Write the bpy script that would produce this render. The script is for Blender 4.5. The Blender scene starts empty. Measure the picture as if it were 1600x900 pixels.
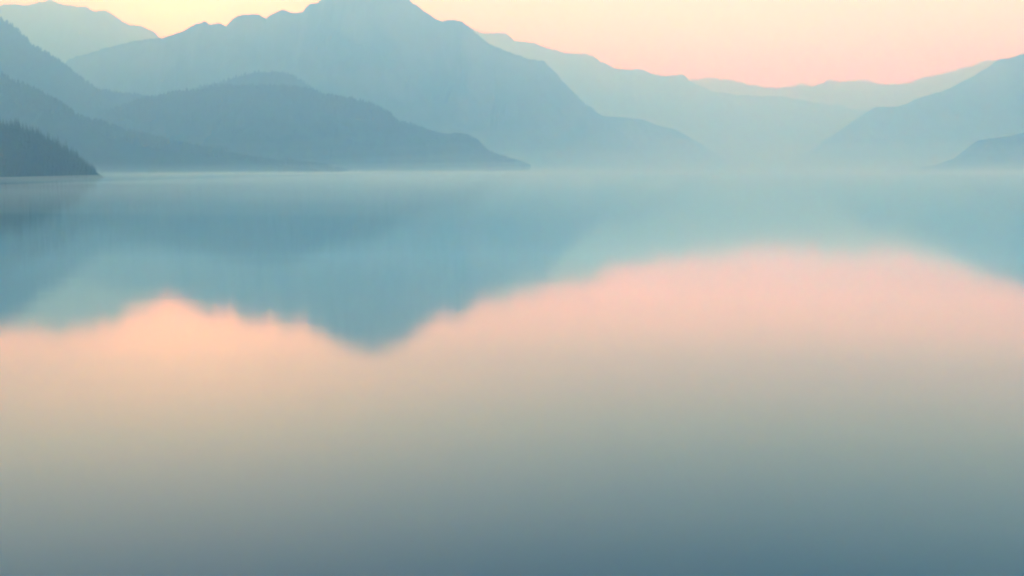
import bpy, math, random
import numpy as np

SC = bpy.context.scene
COL = SC.collection

# ------------------------------------------------------------------ camera
CAM_H = 8.0                       # metres above the lake
FOCAL = 2198.0                    # focal length in photo pixels (1600 wide)
HOR = 261.0                       # photo row of the horizon
PITCH = math.atan((450.0 - HOR) / FOCAL)
cam = bpy.data.cameras.new('camera')
cam.sensor_width = 36.0
cam.lens = 36.0 * FOCAL / 1600.0
cam.clip_start = 0.1
cam.clip_end = 60000.0
camo = bpy.data.objects.new('camera', cam)
COL.objects.link(camo)
camo.location = (0, 0, CAM_H)
camo.rotation_euler = (math.pi / 2 - PITCH, 0, 0)
SC.camera = camo

# ------------------------------------------------------------------ render
SC.view_settings.view_transform = 'Standard'
SC.view_settings.look = 'None'
SC.view_settings.exposure = 0.0
SC.view_settings.gamma = 1.0
cy = SC.cycles
cy.max_bounces = 16
cy.volume_bounces = 12
cy.use_denoising = True
try:
    cy.denoiser = 'OPENIMAGEDENOISE'
except Exception:
    pass
cy.filter_width = 2.4
cy.sample_clamp_indirect = 10

# ------------------------------------------------------------------ sky and sun
SUN_AZ = math.radians(-13.9)      # left of the view axis, behind the notch
SUN_EL = math.radians(4.2)
SUN_DIR = (math.sin(SUN_AZ) * math.cos(SUN_EL), math.cos(SUN_AZ) * math.cos(SUN_EL), math.sin(SUN_EL))

W = bpy.data.worlds.new('World')
SC.world = W
W.use_nodes = True
nt = W.node_tree
nt.nodes.clear()
N, L = nt.nodes.new, nt.links.new


def math_node(tree, op, a, b=None, clamp=False):
    n = tree.nodes.new('ShaderNodeMath')
    n.operation = op
    n.use_clamp = clamp
    for i, v in enumerate((a, b)):
        if v is None:
            continue
        if isinstance(v, (int, float)):
            n.inputs[i].default_value = v
        else:
            tree.links.new(v, n.inputs[i])
    return n.outputs[0]


def ramp_node(tree, fac, stops, interp='LINEAR'):
    r = tree.nodes.new('ShaderNodeValToRGB')
    r.color_ramp.interpolation = interp
    e = r.color_ramp.elements
    while len(e) < len(stops):
        e.new(0.5)
    for k, (p, c) in enumerate(stops):
        e[k].position = p
        e[k].color = (c[0], c[1], c[2], 1)
    if fac is not None:
        tree.links.new(fac, r.inputs[0])
    return r.outputs[0]


out = N('ShaderNodeOutputWorld')
tc = N('ShaderNodeTexCoord')
sep = N('ShaderNodeSeparateXYZ')
L(tc.outputs['Generated'], sep.inputs[0])
elev = math_node(nt, 'DIVIDE', math_node(nt, 'ARCSINE', sep.outputs['Z']), math.pi / 2)   # 0..1
SKY_STOPS = [
    (0.000, (8.60, 5.00, 0.12)),
    (0.055, (6.10, 4.05, 0.12)),
    (0.085, (2.00, 1.56, 0.24)),
    (0.115, (1.02, 1.42, 1.06)),
    (0.140, (0.60, 1.13, 1.58)),
    (0.180, (0.24, 0.90, 1.36)),
    (0.300, (0.24, 0.85, 1.05)),
    (1.000, (0.22, 0.68, 0.79)),
]
grad = ramp_node(nt, math_node(nt, 'MAXIMUM', elev, 0.0), SKY_STOPS)
# warm glow round the sun that hides behind the ridge
dot = N('ShaderNodeVectorMath')
dot.operation = 'DOT_PRODUCT'
L(tc.outputs['Generated'], dot.inputs[0])
dot.inputs[1].default_value = SUN_DIR
dpos = math_node(nt, 'MAXIMUM', dot.outputs['Value'], 0.0)
g1 = math_node(nt, 'MULTIPLY', math_node(nt, 'POWER', dpos, 900.0), 1.00)
g2 = math_node(nt, 'MULTIPLY', math_node(nt, 'POWER', dpos, 20.0), 0.09)
glow = math_node(nt, 'ADD', g1, g2)
gcol = N('ShaderNodeVectorMath')
gcol.operation = 'SCALE'
gcol.inputs[0].default_value = (1.8, 2.4, 3.4)
L(glow, gcol.inputs['Scale'])
addc = N('ShaderNodeVectorMath')
addc.operation = 'ADD'
L(grad, addc.inputs[0])
L(gcol.outputs[0], addc.inputs[1])
bg1 = N('ShaderNodeBackground')
L(addc.outputs[0], bg1.inputs['Color'])
bg1.inputs['Strength'].default_value = 1.0
sky = N('ShaderNodeTexSky')
sky.sky_type = 'NISHITA'
sky.sun_disc = False
sky.sun_elevation = SUN_EL
sky.sun_rotation = SUN_AZ
bg2 = N('ShaderNodeBackground')
L(sky.outputs[0], bg2.inputs['Color'])
bg2.inputs['Strength'].default_value = 0.05
adds = N('ShaderNodeAddShader')
L(bg1.outputs[0], adds.inputs[0])
L(bg2.outputs[0], adds.inputs[1])
L(adds.outputs[0], out.inputs['Surface'])

sun = bpy.data.lights.new('sun', 'SUN')
sun.energy = 0.35
sun.angle = math.radians(0.5)
sun.color = (1.0, 0.82, 0.6)
suno = bpy.data.objects.new('sun', sun)
COL.objects.link(suno)
suno.location = (-300, 1200, 900)
suno.rotation_euler = (math.pi / 2 - SUN_EL, 0, math.pi - SUN_AZ)

HAZE_DENSITY = 0.00059
HAZE_COLOR = (0.34, 0.61, 1.0)
HAZE_FORWARD = 0.82


# ------------------------------------------------------------------ helpers
def tag(o, kind=None, label=None, cat=None, group=None):
    if kind:
        o['kind'] = kind
    if label:
        o['label'] = label
    if cat:
        o['category'] = cat
    if group:
        o['group'] = group
    return o


def mesh_from_arrays(name, verts, faces, smooth=True):
    """verts (n,3), faces (m,k) numpy arrays -> mesh"""
    me = bpy.data.meshes.new(name)
    verts = np.ascontiguousarray(verts, dtype=np.float32)
    faces = np.ascontiguousarray(faces, dtype=np.int32)
    k = faces.shape[1]
    me.vertices.add(len(verts))
    me.vertices.foreach_set('co', verts.ravel())
    me.loops.add(faces.size)
    me.loops.foreach_set('vertex_index', faces.ravel())
    me.polygons.add(len(faces))
    me.polygons.foreach_set('loop_start', np.arange(0, faces.size, k, dtype=np.int32))
    me.polygons.foreach_set('loop_total', np.full(len(faces), k, dtype=np.int32))
    me.polygons.foreach_set('use_smooth', np.full(len(faces), smooth))
    me.update()
    me.validate()
    return me


def link(name, me, mat=None, parent=None):
    o = bpy.data.objects.new(name, me)
    COL.objects.link(o)
    if mat:
        me.materials.append(mat)
    o.parent = parent
    return o


def noise1(t, seed):
    r = np.random.RandomState(seed)
    tab = r.uniform(-1, 1, 4096)
    i = np.floor(t).astype(int)
    f = t - i
    f = f * f * (3 - 2 * f)
    return tab[i % 4096] * (1 - f) + tab[(i + 1) % 4096] * f


def fbm1(t, seed, oct=4, gain=0.5):
    s = np.zeros_like(t)
    a = 1.0
    for k in range(oct):
        s += a * noise1(t * 2 ** k + 17.3 * k, seed + k)
        a *= gain
    return s


def noise2(x, y, seed):
    r = np.random.RandomState(seed)
    tab = r.uniform(-1, 1, (256, 256))
    i, j = np.floor(x).astype(int), np.floor(y).astype(int)
    fx, fy = x - i, y - j
    fx, fy = fx * fx * (3 - 2 * fx), fy * fy * (3 - 2 * fy)
    a, b = tab[i % 256, j % 256], tab[(i + 1) % 256, j % 256]
    c, d = tab[i % 256, (j + 1) % 256], tab[(i + 1) % 256, (j + 1) % 256]
    return (a * (1 - fx) + b * fx) * (1 - fy) + (c * (1 - fx) + d * fx) * fy


def fbm2(x, y, seed, oct=4, gain=0.5, ridged=False):
    s = np.zeros_like(x)
    a = 1.0
    for k in range(oct):
        n = noise2(x * 2 ** k + 31.7 * k, y * 2 ** k + 11.1 * k, seed + k)
        s += a * (1 - 2 * np.abs(n) if ridged else n)
        a *= gain
    return s


cP, sP = math.cos(PITCH), math.sin(PITCH)


def slope_at(px, py):
    """photo pixel -> (dx/dy, dz/dy) of its sight line in the world"""
    u = (px - 800.0) / FOCAL
    v = (450.0 - py) / FOCAL
    fy = cP + v * sP
    return u / fy, (-sP + v * cP) / fy


# ------------------------------------------------------------------ materials
def terrain_material(name, c_dark, c_light, scale, rock=None):
    m = bpy.data.materials.new(name)
    m.use_nodes = True
    t = m.node_tree
    b = t.nodes['Principled BSDF']
    geo = t.nodes.new('ShaderNodeNewGeometry')
    n = t.nodes.new('ShaderNodeTexNoise')
    n.inputs['Scale'].default_value = scale
    n.inputs['Detail'].default_value = 8
    n.inputs['Roughness'].default_value = 0.62
    t.links.new(geo.outputs['Position'], n.inputs['Vector'])
    col = ramp_node(t, n.outputs['Fac'], [(0.35, c_dark), (0.68, c_light)])
    if rock:
        sepn = t.nodes.new('ShaderNodeSeparateXYZ')
        t.links.new(geo.outputs['Normal'], sepn.inputs[0])
        steep = math_node(t, 'SUBTRACT', 1.0, sepn.outputs['Z'])
        f = math_node(t, 'ADD', steep, math_node(t, 'MULTIPLY', n.outputs['Fac'], 0.5))
        f = math_node(t, 'MULTIPLY', math_node(t, 'SUBTRACT', f, 0.55), 4.0, True)
        mx = t.nodes.new('ShaderNodeMix')
        mx.data_type = 'RGBA'
        t.links.new(f, mx.inputs['Factor'])
        t.links.new(col, mx.inputs['A'])
        mx.inputs['B'].default_value = (*rock, 1)
        col = mx.outputs['Result']
    t.links.new(col, b.inputs['Base Color'])
    b.inputs['Roughness'].default_value = 0.95
    b.inputs['Specular IOR Level'].default_value = 0.1
    bp = t.nodes.new('ShaderNodeBump')
    bp.inputs['Strength'].default_value = 0.6
    bp.inputs['Distance'].default_value = 0.25 / scale * 0.2
    t.links.new(n.outputs['Fac'], bp.inputs['Height'])
    t.links.new(bp.outputs[0], b.inputs['Normal'])
    return m


M_FOREST = terrain_material('forest_floor', (0.022, 0.042, 0.030), (0.050, 0.075, 0.045), 0.03)
M_MOUNT = terrain_material('mountain_slope', (0.030, 0.055, 0.042), (0.075, 0.090, 0.065), 0.008, (0.14, 0.14, 0.135))
M_FAR = terrain_material('far_slope', (0.05, 0.07, 0.06), (0.09, 0.10, 0.085), 0.004, (0.16, 0.16, 0.155))


def foliage_material(name, c0, c1, scale):
    m = bpy.data.materials.new(name)
    m.use_nodes = True
    t = m.node_tree
    b = t.nodes['Principled BSDF']
    geo = t.nodes.new('ShaderNodeNewGeometry')
    oi = t.nodes.new('ShaderNodeObjectInfo')
    n = t.nodes.new('ShaderNodeTexNoise')
    n.inputs['Scale'].default_value = scale
    n.inputs['Detail'].default_value = 4
    t.links.new(geo.outputs['Position'], n.inputs['Vector'])
    f = math_node(t, 'ADD', math_node(t, 'MULTIPLY', n.outputs['Fac'], 0.7), math_node(t, 'MULTIPLY', oi.outputs['Random'], 0.3))
    t.links.new(ramp_node(t, f, [(0.3, c0), (0.75, c1)]), b.inputs['Base Color'])
    b.inputs['Roughness'].default_value = 0.8
    b.inputs['Specular IOR Level'].default_value = 0.2
    return m


M_NEEDLE = foliage_material('conifer_needles', (0.012, 0.042, 0.040), (0.034, 0.072, 0.056), 0.35)
M_CANOPY = foliage_material('far_canopy', (0.022, 0.045, 0.032), (0.050, 0.080, 0.045), 0.05)
M_BARK = foliage_material('bark', (0.05, 0.038, 0.03), (0.11, 0.085, 0.065), 1.5)


def water_material():
    m = bpy.data.materials.new('lake_water')
    m.use_nodes = True
    t = m.node_tree
    t.nodes.clear()
    o = t.nodes.new('ShaderNodeOutputMaterial')
    geo = t.nodes.new('ShaderNodeNewGeometry')
    mp = t.nodes.new('ShaderNodeMapping')
    t.links.new(geo.outputs['Position'], mp.inputs['Vector'])
    mp.inputs['Scale'].default_value = (0.004, 0.02, 0.02)
    n = t.nodes.new('ShaderNodeTexNoise')
    n.inputs['Scale'].default_value = 1.0
    n.inputs['Detail'].default_value = 5
    n.inputs['Roughness'].default_value = 0.6
    t.links.new(mp.outputs[0], n.inputs['Vector'])
    # calm water, its roughness wandering a little in long bands
    rough = math_node(t, 'ADD', math_node(t, 'MULTIPLY', math_node(t, 'SUBTRACT', n.outputs['Fac'], 0.5), 0.03), 0.062)
    # a small cat's-paw of wind ripples out on the left of the lake
    sx_ = t.nodes.new('ShaderNodeSeparateXYZ')
    t.links.new(geo.outputs['Position'], sx_.inputs[0])
    ex = math_node(t, 'POWER', math_node(t, 'ABSOLUTE', math_node(t, 'DIVIDE', math_node(t, 'ADD', sx_.outputs['X'], 64.0), 8.0)), 2.0)
    ey = math_node(t, 'POWER', math_node(t, 'ABSOLUTE', math_node(t, 'DIVIDE', math_node(t, 'SUBTRACT', sx_.outputs['Y'], 267.0), 6.0)), 2.0)
    paw = math_node(t, 'POWER', 2.718, math_node(t, 'MULTIPLY', math_node(t, 'ADD', ex, ey), -1.0))
    rough = math_node(t, 'ADD', rough, math_node(t, 'MULTIPLY', paw, 0.05))
    gl = t.nodes.new('ShaderNodeBsdfGlossy')
    gl.distribution = 'BECKMANN'
    gl.inputs['Color'].default_value = (0.80, 0.92, 0.94, 1)
    t.links.new(rough, gl.inputs['Roughness'])
    df = t.nodes.new('ShaderNodeBsdfDiffuse')
    df.inputs['Color'].default_value = (0.001, 0.018, 0.085, 1)
    fr = t.nodes.new('ShaderNodeFresnel')
    fr.inputs['IOR'].default_value = 1.36
    bp = t.nodes.new('ShaderNodeBump')
    bp.inputs['Strength'].default_value = 0.15
    bp.inputs['Distance'].default_value = 0.15
    t.links.new(n.outputs['Fac'], bp.inputs['Height'])
    mp2 = t.nodes.new('ShaderNodeMapping')
    t.links.new(geo.outputs['Position'], mp2.inputs['Vector'])
    mp2.inputs['Scale'].default_value = (0.035, 0.22, 0.2)
    n2 = t.nodes.new('ShaderNodeTexNoise')
    n2.inputs['Scale'].default_value = 1.0
    n2.inputs['Detail'].default_value = 6
    n2.inputs['Roughness'].default_value = 0.65
    t.links.new(mp2.outputs[0], n2.inputs['Vector'])
    bp2 = t.nodes.new('ShaderNodeBump')
    bp2.inputs['Strength'].default_value = 1.0
    bp2.inputs['Distance'].default_value = 0.003
    t.links.new(n2.outputs['Fac'], bp2.inputs['Height'])
    t.links.new(bp.outputs[0], bp2.inputs['Normal'])
    t.links.new(bp2.outputs[0], gl.inputs['Normal'])
    mx = t.nodes.new('ShaderNodeMixShader')
    t.links.new(math_node(t, 'SUBTRACT', math_node(t, 'MULTIPLY', fr.outputs[0], 1.70), 0.165, True), mx.inputs[0])
    t.links.new(df.outputs[0], mx.inputs[1])
    t.links.new(gl.outputs[0], mx.inputs[2])
    t.links.new(mx.outputs[0], o.inputs['Surface'])
    return m


M_WATER = water_material()


# ------------------------------------------------------------------ lake
X0, X1, Y0, Y1 = -9000.0, 9000.0, -1500.0, 15500.0
wx, wy = np.linspace(X0, X1, 13), np.linspace(Y0, Y1, 13)
gx, gy = np.meshgrid(wx, wy, indexing='ij')
wv = np.stack([gx.ravel(), gy.ravel(), np.zeros(gx.size)], 1)
ii, jj = np.meshgrid(np.arange(12), np.arange(12), indexing='ij')
a = (ii * 13 + jj).ravel()
wf = np.stack([a, a + 13, a + 14, a + 1], 1)
lake = link('water', mesh_from_arrays('water', wv, wf), M_WATER)
tag(lake, 'structure', 'calm mirror smooth lake reflecting peach sky and blue mountains', 'lake')


# ------------------------------------------------------------------ ridges
RIDGES = {}


def ridge(name, pts, dist, mat, seed, label, cat, aspect=1.7, back=1.6, rough_px=1.2, rough_scale=22.0,
          spur=0.22, nx=420, nv=46, bow=0.0, wander=0.02, p=1.15):
    """A range of hills: its crest follows a skyline at its own distance; a spurred slope runs from the crest
    down to the lake in front and another down the far side."""
    pts = np.array(sorted(pts), float)
    px = np.linspace(pts[0, 0], pts[-1, 0], nx)
    py = np.interp(px, pts[:, 0], pts[:, 1])
    k = max(1, int(round(1.4 / (px[1] - px[0]))))
    ker = np.hanning(2 * k + 3)
    ker /= ker.sum()
    py = np.convolve(np.pad(py, k + 1, mode='edge'), ker, mode='valid')
    py = py + rough_px * fbm1(px / rough_scale, seed, 4, 0.6) * 0.6
    tt = (px - px[0]) / (px[-1] - px[0])
    D = dist * (1 + wander * fbm1(px / 160.0, seed + 50, 3) + bow * (tt - 0.5))
    sx, sz = slope_at(px, py)
    X = sx * D
    Hc = np.maximum(CAM_H + sz * D, 0.5)
    # rows: front foot (-1) .. crest (0) .. back foot (1)
    nf = int(nv * 0.68)
    vs = np.concatenate([np.linspace(-1, 0, nf, endpoint=False) ** 1, np.linspace(0, 1, nv - nf)])
    U = np.repeat(X[:, None], nv, 1)
    V = np.repeat(vs[None, :], nx, 0)
    Hm = Hc[:, None]
    Ws = np.convolve(np.pad(Hc, 12, mode='edge'), np.ones(25) / 25.0, mode='valid')[:, None]
    wid = np.where(V < 0, aspect, back) * (0.35 * Hc.max() * 0.25 + 0.9 * Ws)
    Y = D[:, None] + V * wid
    prof = (1 - np.abs(V)) ** p
    cell = max(Hc.max() * 0.55, 20.0)
    wu = 0.55 * cell * fbm2(U / (cell * 0.9), Y / (cell * 0.9), seed + 70, 3)
    lean = np.where(fbm1(U / (cell * 2.2), seed + 77, 2) > 0, 0.7, -0.7) * np.abs(V)
    sp = fbm2((U + wu) / cell + lean, Y / (cell * 1.5), seed + 90, 4, 0.45, True)
    env = np.abs(V) ** 0.7 * (1 - np.abs(V)) * 1.6
    Z = Hm * prof * (1 + spur * (sp - 0.9) * np.abs(V) ** 0.6) + Hm * 0.10 * env * fbm2(U / (cell * 0.3), Y / (cell * 0.3), seed + 120, 4)
    Z = np.where(np.abs(V) > 0.985, -3.0, Z - 1.2 * np.abs(V))
    verts = np.stack([U.ravel(), Y.ravel(), Z.ravel()], 1)
    i2, j2 = np.meshgrid(np.arange(nx - 1), np.arange(nv - 1), indexing='ij')
    a = (i2 * nv + j2).ravel()
    faces = np.stack([a, a + nv, a + nv + 1, a + 1], 1)
    o = link(name, mesh_from_arrays(name, verts, faces), mat)
    tag(o, 'structure', label, cat)
    RIDGES[name] = (verts.reshape(nx, nv, 3), vs, o)
    return o


ridge('headland', [(-260, 168), (-160, 176), (-80, 186), (0, 198), (20, 199), (40, 207), (60, 216), (80, 225), (100, 236), (120, 247), (137, 259), (149, 268), (160, 275.5)],
      1090, M_FOREST, 3, 'dark wooded headland running down to the water at the left edge', 'headland',
      aspect=1.5, nx=200, nv=50, rough_px=0.8, spur=0.12)

ridge('lower_slope', [(-420, 20), (-200, 70), (-60, 100), (0, 118), (60, 146), (130, 186), (200, 208), (300, 232), (420, 253), (500, 264), (546, 270)],
      2050, M_FOREST, 11, 'shadowed lower slope dropping from the left behind the headland', 'hill', aspect=1.5, rough_px=1.0)

ridge('wooded_hill', [(120, 210), (170, 176), (220, 158), (270, 148), (320, 138), (360, 134), (400, 133), (450, 135), (480, 139), (510, 149), (560, 159),
                      (590, 169), (608, 180), (622, 191), (650, 197), (668, 206), (690, 211), (730, 215), (748, 225), (764, 241), (790, 250), (812, 257), (828, 264)],
      2650, M_FOREST, 21, 'rounded wooded hill with a long spur tapering right into the mist', 'hill', aspect=1.5, rough_px=1.6, nx=520)

ridge('shoulder_hill', [(-420, -150), (-200, -70), (-60, 0), (0, 30), (22, 41), (50, 70), (75, 84), (100, 102), (130, 125), (152, 141), (180, 145), (210, 147), (226, 150),
                        (255, 150), (290, 147), (320, 134), (345, 129), (375, 121), (400, 113), (432, 112), (460, 121), (490, 139), (520, 160), (560, 185), (620, 215), (700, 245)],
      3150, M_FOREST, 31, 'tall left hill whose ridge dips and rises again behind the wooded hill', 'hill', aspect=1.3, rough_px=1.2, nx=560)

ridge('near_right_hill', [(1440, 262), (1462, 258), (1490, 248), (1510, 232), (1528, 219), (1550, 216), (1575, 213), (1600, 207), (1680, 180), (1800, 140), (1960, 90)],
      3300, M_MOUNT, 41, 'low dark spur entering from the right edge above the mist', 'hill', aspect=1.5, rough_px=1.0, nx=300)

ridge('main_mountain', [(60, 130), (110, 92), (150, 80), (190, 69), (225, 61), (255, 58), (280, 50), (300, 39), (310, 37), (320, 33), (330, 38), (343, 36), (353, 39), (365, 27),
                        (378, 22), (400, 23), (408, 23), (415, 29), (428, 19), (445, 15), (460, 19), (472, 19), (482, 8), (497, 3), (508, -6), (540, -18), (575, -28), (600, -20), (628, -8), (642, 2),
                        (660, 15), (680, 29), (690, 35), (700, 31), (722, 34), (740, 48), (762, 66), (790, 80), (825, 92), (850, 96), (866, 111), (890, 139), (915, 163), (940, 182), (975, 212), (1010, 245), (1040, 262)],
      4700, M_MOUNT, 51, 'great central mountain with a broad cropped peak', 'mountain', aspect=1.25, rough_px=2.2, rough_scale=11, nx=760, nv=70, wander=0.012)

ridge('foothill', [(860, 215), (900, 192), (940, 181), (975, 184), (1005, 187), (1030, 197), (1055, 202), (1080, 216), (1100, 228), (1125, 245), (1148, 259)],
      5200, M_MOUNT, 61, 'pale foothill sloping down right from the central mountain', 'hill', aspect=1.4, rough_px=0.7, nx=260)

ridge('right_mountain', [(1228, 262), (1250, 249), (1275, 229), (1300, 211), (1325, 195), (1350, 177), (1370, 167), (1400, 167), (1410, 164), (1440, 152), (1485, 138), (1520, 119),
                         (1545, 104), (1560, 93), (1580, 90), (1600, 82), (1660, 50), (1760, 10), (1900, -5), (2050, 10)],
      5600, M_MOUNT, 71, 'broad blue mountain slope rising to the right edge', 'mountain', aspect=1.4, rough_px=1.5, rough_scale=13, nx=520, nv=56)

ridge('left_back_mountain', [(-400, 60), (-200, 20), (-80, 10), (-20, 5), (0, 9), (20, 4), (34, 7), (48, 8), (60, 4), (75, 0), (95, 5), (112, 9), (134, 10), (146, 17), (168, 17), (185, 28), (204, 38), (225, 41),
                             (238, 48), (252, 58), (300, 90), (380, 140)],
      7500, M_FAR, 81, 'pale jagged mountain behind the hills at the upper left', 'mountain', aspect=1.4, rough_px=2.2, rough_scale=10, nx=500)

ridge('valley_hill', [(1090, 258), (1130, 236), (1160, 212), (1190, 203), (1240, 199), (1280, 202), (1320, 214), (1380, 240)],
      7800, M_FAR, 91, 'faint low hill closing the far end of the lake', 'hill', aspect=1.5, rough_px=0.7, nx=220)

ridge('far_range', [(640, 20), (700, 34), (750, 51), (775, 49), (790, 53), (805, 64), (835, 67), (848, 74), (870, 76), (880, 82), (915, 83), (928, 88), (940, 98), (960, 107), (985, 109), (1010, 109),
                    (1022, 119), (1045, 121), (1064, 117), (1080, 127), (1110, 140), (1150, 148), (1200, 150), (1250, 156), (1310, 164), (1400, 185), (1500, 215)],
      9400, M_FAR, 101, 'hazy far range stepping down toward the valley', 'mountain range', aspect=1.3, rough_px=3.6, rough_scale=18, nx=600)

ridge('farthest_range', [(980, 132), (1040, 128), (1088, 127), (1118, 124), (1150, 130), (1185, 136), (1215, 138), (1250, 133), (1272, 137), (1292, 125), (1312, 127), (1340, 122), (1358, 128), (1380, 131), (1420, 130),
                         (1440, 123), (1470, 115), (1500, 107), (1540, 95), (1580, 92), (1660, 100), (1760, 110), (1900, 120)],
      13300, M_FAR, 111, 'faintest pink range on the horizon at the right', 'mountain range', aspect=1.2, rough_px=4.2, rough_scale=20, nx=600)


# ------------------------------------------------------------------ woods on the middle hills (one mass each)
def woods(name, ridge_name, count, hmin, hmax, seed, label, vmax=-0.22, xr=None):
    P, vs, _ = RIDGES[ridge_name]
    rnd = np.random.RandomState(seed)
    nx, nv = P.shape[:2]
    # most trees near the crest, where each shows against what lies behind
    v = -rnd.uniform(0, 1, count) ** 1.5 * abs(vmax) + 0.03
    i = rnd.uniform(0, nx - 1.001, count)
    jf = np.interp(v, vs, np.arange(nv))
    i0, j0 = i.astype(int), np.minimum(jf.astype(int), nv - 2)
    fi, fj = (i - i0)[:, None], (jf - j0)[:, None]
    base = (P[i0, j0] * (1 - fi) + P[i0 + 1, j0] * fi) * (1 - fj) + (P[i0, j0 + 1] * (1 - fi) + P[i0 + 1, j0 + 1] * fi) * fj
    keep = base[:, 2] > 0.5
    if xr:
        px = base[:, 0] / base[:, 1] * FOCAL + 800
        keep &= (px > xr[0]) & (px < xr[1])
    base = base[keep]
    n = len(base)
    h = 0.62 * rnd.uniform(hmin, hmax, n) * (0.8 + 0.4 * (fbm1(base[:, 0] / 60.0, seed, 2) > 0))
    r = h * rnd.uniform(0.28, 0.46, n)
    ang = rnd.uniform(0, 6.28, n)
    tv = []
    # two stacked five-sided tiers
    for z0, z1, rr in ((0.05, 0.72, 1.0), (0.42, 1.0, 0.66)):
        ring = [np.stack([base[:, 0] + r * rr * np.cos(ang + 1.2566 * q) * (0.8 + 0.2 * ((q * 7) % 3)),
                          base[:, 1] + r * rr * np.sin(ang + 1.2566 * q) * (0.8 + 0.2 * ((q * 7) % 3)),
                          base[:, 2] + h * (z0 + 0.05 * (q % 2))], 1) for q in range(5)]
        tip = np.stack([base[:, 0] + 0.05 * r * np.cos(ang), base[:, 1], base[:, 2] + h * z1], 1)
        tv += ring + [tip]
    verts = np.stack(tv, 1)                                     # n,12,3
    tri = []
    for o6 in (0, 6):
        for q in range(5):
            tri.append((o6 + q, o6 + (q + 1) % 5, o6 + 5))
    tri = np.array(tri)
    faces = (tri[None] + 12 * np.arange(n)[:, None, None]).reshape(-1, 3)
    o = link(name, mesh_from_arrays(name, verts.reshape(-1, 3), faces, False), M_CANOPY)
    tag(o, 'stuff', label, 'woods')
    return o


woods('woods', 'lower_slope', 3000, 8, 14, 7, 'distant trees covering the slope behind the headland', xr=(-40, 620))
woods('woods', 'wooded_hill', 4500, 7, 13, 8, 'soft treetops covering the rounded hill and its spur', xr=(60, 860))
woods('woods', 'shoulder_hill', 3500, 7, 12, 9, 'distant treetops along the tall left hill', xr=(-40, 620))


# ------------------------------------------------------------------ conifers on the headland
def conifer_meshes(seed):
    rnd = random.Random(seed)
    H, R = 1.0, rnd.uniform(0.21, 0.29)
    v, f = [], []
    tiers = rnd.randint(7, 9)
    for k in range(tiers):
        t = k / (tiers - 1)
        z = 0.14 + 0.80 * t
        rr = R * (1 - t) ** 0.85 + 0.012
        nb = max(4, int(8 - 4 * t))
        a0 = rnd.uniform(0, 6.28)
        for q in range(nb):
            a = a0 + 6.283 * q / nb + rnd.uniform(-0.3, 0.3)
            ln = rr * rnd.uniform(0.65, 1.25)
            wd = rr * rnd.uniform(0.30, 0.48) + 0.006
            dz = rnd.uniform(0.2, 0.55) * ln
            c, s = math.cos(a), math.sin(a)
            n = len(v)
            # a drooping bough: raised spine, two falling flanks, hanging tip
            v += [(0, 0, z + 0.045),
                  (c * ln * 0.55 - s * wd, s * ln * 0.55 + c * wd, z - dz * 0.75),
                  (c * ln * 0.6, s * ln * 0.6, z - dz * 0.10),
                  (c * ln * 0.55 + s * wd, s * ln * 0.55 - c * wd, z - dz * 0.75),
                  (c * ln, s * ln, z - dz)]
            f += [(n, n + 2, n + 1), (n, n + 3, n + 2), (n + 1, n + 2, n + 4), (n + 2, n + 3, n + 4)]
    n = len(v)
    v += [(0.014, 0, 0.88), (-0.008, 0.013, 0.88), (-0.008, -0.013, 0.88), (0, 0, 1.0)]
    f += [(n, n + 1, n + 3), (n + 1, n + 2, n + 3), (n + 2, n, n + 3)]
    crown = mesh_from_arrays('crown', np.array(v), np.array(f), False)
    crown.materials.append(M_NEEDLE)
    tv, tf = [], []
    for z, r in ((-0.05, 0.024), (0.3, 0.016), (0.9, 0.004)):
        for q in range(6):
            tv.append((r * math.cos(q * 1.0472), r * math.sin(q * 1.0472), z))
    for l in range(2):
        for q in range(6):
            tf.append((l * 6 + q, l * 6 + (q + 1) % 6, l * 6 + 6 + (q + 1) % 6, l * 6 + 6 + q))
    trunk = mesh_from_arrays('trunk', np.array(tv), np.array(tf), True)
    trunk.materials.append(M_BARK)
    return crown, trunk


KINDS = [conifer_meshes(s) for s in range(7)]
TREE_TEXT = {
    'crest': ('dark conifer silhouetted on the skyline of the wooded headland', 'conifers on the headland skyline'),
    'slope': ('dark conifer on the headland slope below its skyline', 'conifers on the headland slope'),
    'shore': ('dark conifer at the foot of the headland beside the water', 'conifers along the headland shore'),
    'edge': ('dark conifer on the headland skyline where it meets the left edge of the picture', None),
    'last': ('last small conifer at the right tip of the headland', None),
}


def plant(x, y, z, h, kind, where, rz, lean):
    e = bpy.data.objects.new('conifer_tree', None)
    COL.objects.link(e)
    e.location = (x, y, z)
    e.rotation_euler = (lean[0], lean[1], rz)
    e.empty_display_size = 1.0
    e.scale = (h, h, h)
    tag(e, None, TREE_TEXT[where][0], 'tree', TREE_TEXT[where][1])
    c, t = KINDS[kind]
    for nm, me in (('crown', c), ('trunk', t)):
        o = bpy.data.objects.new(nm, me)
        COL.objects.link(o)
        o.parent = e


P, vs, _ = RIDGES['headland']
rnd = random.Random(44)
spots = []


def headland_point(px, v):
    nx, nv = P.shape[:2]
    crest = np.argmin(np.abs(vs))
    ppx = P[:, crest, 0] / P[:, crest, 1] * FOCAL * 1.0 + 800
    i = np.interp(px, ppx, np.arange(nx))
    j = np.interp(v, vs, np.arange(nv))
    i0, j0 = min(int(i), nx - 2), min(int(j), nv - 2)
    fi, fj = i - i0, j - j0
    return (P[i0, j0] * (1 - fi) + P[i0 + 1, j0] * fi) * (1 - fj) + (P[i0, j0 + 1] * (1 - fi) + P[i0 + 1, j0 + 1] * fi) * fj


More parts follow.
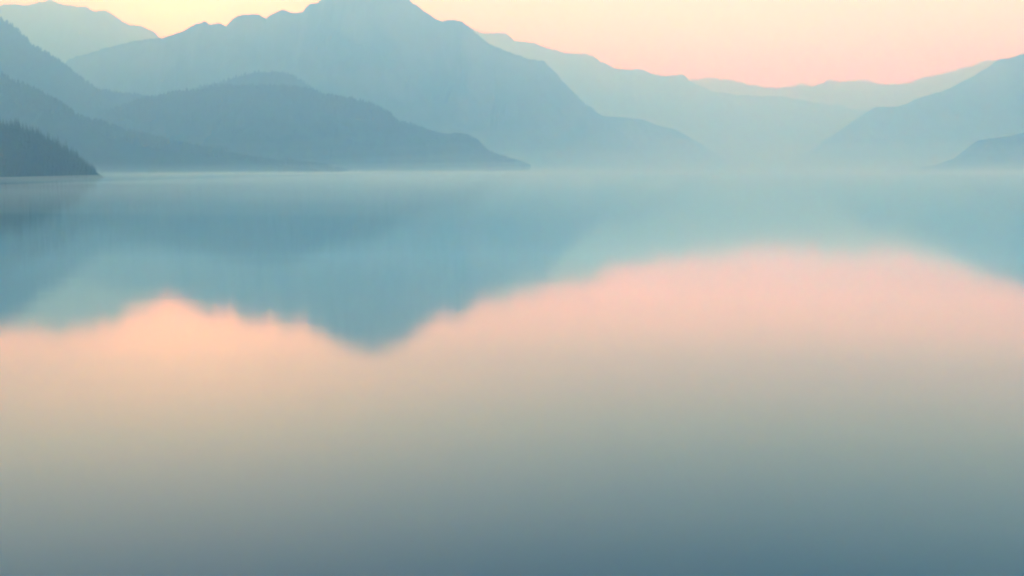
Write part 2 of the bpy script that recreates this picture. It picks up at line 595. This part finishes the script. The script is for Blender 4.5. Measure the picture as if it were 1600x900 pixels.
px = -14.0
while px < 153:                                            # skyline
    spots.append((px, rnd.uniform(-0.05, 0.02), 'edge' if 2.0 <= px < 5.4 and not any(q[2] == 'edge' for q in spots) else 'crest'))
    px += rnd.uniform(1.4, 3.4)
for v0 in (-0.14, -0.26, -0.38, -0.50, -0.62, -0.74):      # slope
    px = -14.0
    while px < 150:
        spots.append((px, v0 + rnd.uniform(-0.05, 0.05), 'slope'))
        px += rnd.uniform(3.5, 7.0)
px = -12.0
while px < 148:                                            # shore
    spots.append((px, rnd.uniform(-0.93, -0.84), 'shore'))
    px += rnd.uniform(2.8, 5.5)
spots.append((155.0, -0.1, 'last'))
for px, v, where in spots:
    q = headland_point(px, v)
    if q[2] < 0.15:
        q = headland_point(px, v * 0.85)
    taper = min(1.0, 0.35 + (158 - px) / 70.0)
    h = (rnd.uniform(6.5, 9.5) if where != 'last' else 5.0) * taper
    if where == 'crest' and rnd.random() < 0.22:
        h *= 1.25
    plant(q[0], q[1], max(q[2], 0.1) - 0.1, h, rnd.randrange(7), where, rnd.uniform(0, 6.28), (rnd.uniform(-0.05, 0.05), rnd.uniform(-0.05, 0.05)))


# ------------------------------------------------------------------ haze and lake mist
def volume_box(name, lo, hi, density, color, aniso, label, cat):
    v = [(x, y, z) for x in (lo[0], hi[0]) for y in (lo[1], hi[1]) for z in (lo[2], hi[2])]
    f = [(0, 1, 3, 2), (4, 6, 7, 5), (0, 4, 5, 1), (2, 3, 7, 6), (0, 2, 6, 4), (1, 5, 7, 3)]
    m = bpy.data.materials.new(name)
    m.use_nodes = True
    t = m.node_tree
    t.nodes.clear()
    o = t.nodes.new('ShaderNodeOutputMaterial')
    pv = t.nodes.new('ShaderNodeVolumePrincipled')
    pv.inputs['Color'].default_value = (*color, 1)
    pv.inputs['Absorption Color'].default_value = (1, 1, 1, 1)
    pv.inputs['Density'].default_value = density
    pv.inputs['Anisotropy'].default_value = aniso
    t.links.new(pv.outputs[0], o.inputs['Volume'])
    ob = link(name, mesh_from_arrays(name, np.array(v), np.array(f), False), m)
    tag(ob, 'stuff', label, cat)
    return ob


top = max(o[0][:, :, 2].max() for o in RIDGES.values()) + 15.0
volume_box('haze', (X0 - 60, Y0 - 60, -4.5), (X1 + 60, Y1 + 60, top), HAZE_DENSITY, HAZE_COLOR, HAZE_FORWARD,
           'thin blue morning haze filling the whole valley', 'haze')


def mist_bank(scale, density, seed, low=False):
    """A closed bank of mist on the lake: nothing near the camera, thicker and higher toward the far valley, its top uneven."""
    n1, n2 = 90, 120
    xs, ys = np.linspace(-7000, 7000, n1), 100.0 + (Y1 - 300.0) * np.linspace(0, 1, n2) ** 2.2 if low else np.linspace(1250.0, Y1 - 200.0, n2)
    gx, gy = np.meshgrid(xs, ys, indexing='ij')
    far = np.clip((gy - 1250.0) / 4200.0, 0, 1)
    side = 0.5 + 0.5 * np.tanh((gx / gy + 0.10) / 0.10)
    h = 3 + 150.0 * far ** 0.9 * (0.44 + 0.56 * side)
    h = h * (1 + 0.55 * fbm2(gx / 800.0, gy / 700.0, seed, 4)) * scale + 1.0
    h = np.maximum(h, 0.5)
    if low:                                   # a thin dense sheet that hugs the water
        h = (0.5 + 5.0 * np.clip((gy - 120.0) / 500.0, 0, 1) * (1 - 0.7 * np.clip((gy - 700.0) / 1200.0, 0, 1))) * (0.43 + 0.20 * side + 0.42 * np.tanh((gx / gy + 0.285) / 0.025))
        h = np.clip(h * (1 + 0.35 * fbm2(gx / 420.0, gy / 160.0, seed, 4)), 0.15, 7.2)
    topv = np.stack([gx, gy, h], -1).reshape(-1, 3)
    botv = np.stack([gx, gy, np.full_like(gx, -2.0 - scale)], -1).reshape(-1, 3)
    nn = n1 * n2
    i, j = np.meshgrid(np.arange(n1 - 1), np.arange(n2 - 1), indexing='ij')
    q = (i * n2 + j).ravel()
    ft = np.stack([q, q + n2, q + n2 + 1, q + 1], 1)
    fb = ft[:, ::-1] + nn
    walls = []
    for e in range(n1 - 1):
        p0, p1 = e * n2, (e + 1) * n2
        walls.append((p0 + nn, p1 + nn, p1, p0))
        p0, p1 = p0 + n2 - 1, p1 + n2 - 1
        walls.append((p1 + nn, p0 + nn, p0, p1))
    for e in range(n2 - 1):
        p0, p1 = e, e + 1
        walls.append((p1 + nn, p0 + nn, p0, p1))
        p0, p1 = (n1 - 1) * n2 + e, (n1 - 1) * n2 + e + 1
        walls.append((p0 + nn, p1 + nn, p1, p0))
    o = volume_box('mist', (0, 0, 0), (1, 1, 1), density, (1.0, 1.0, 1.0), 0.65,
                   'low pale mist lying over the far water at the foot of the mountains', 'mist')
    m = o.data.materials[0]
    me = mesh_from_arrays('mist', np.concatenate([topv, botv]), np.concatenate([ft, fb, np.array(walls)]), False)
    me.materials.append(m)
    o.data = me


for sc_, dens_, seed_ in ((1.3, 0.00007, 5), (1.06, 0.00007, 11), (0.84, 0.00008, 12), (0.62, 0.00014, 6), (0.42, 0.00016, 7), (0.25, 0.00018, 9), (0.14, 0.00020, 10)):
    mist_bank(sc_, dens_, seed_)
mist_bank(0.08, 0.0014, 8, True)
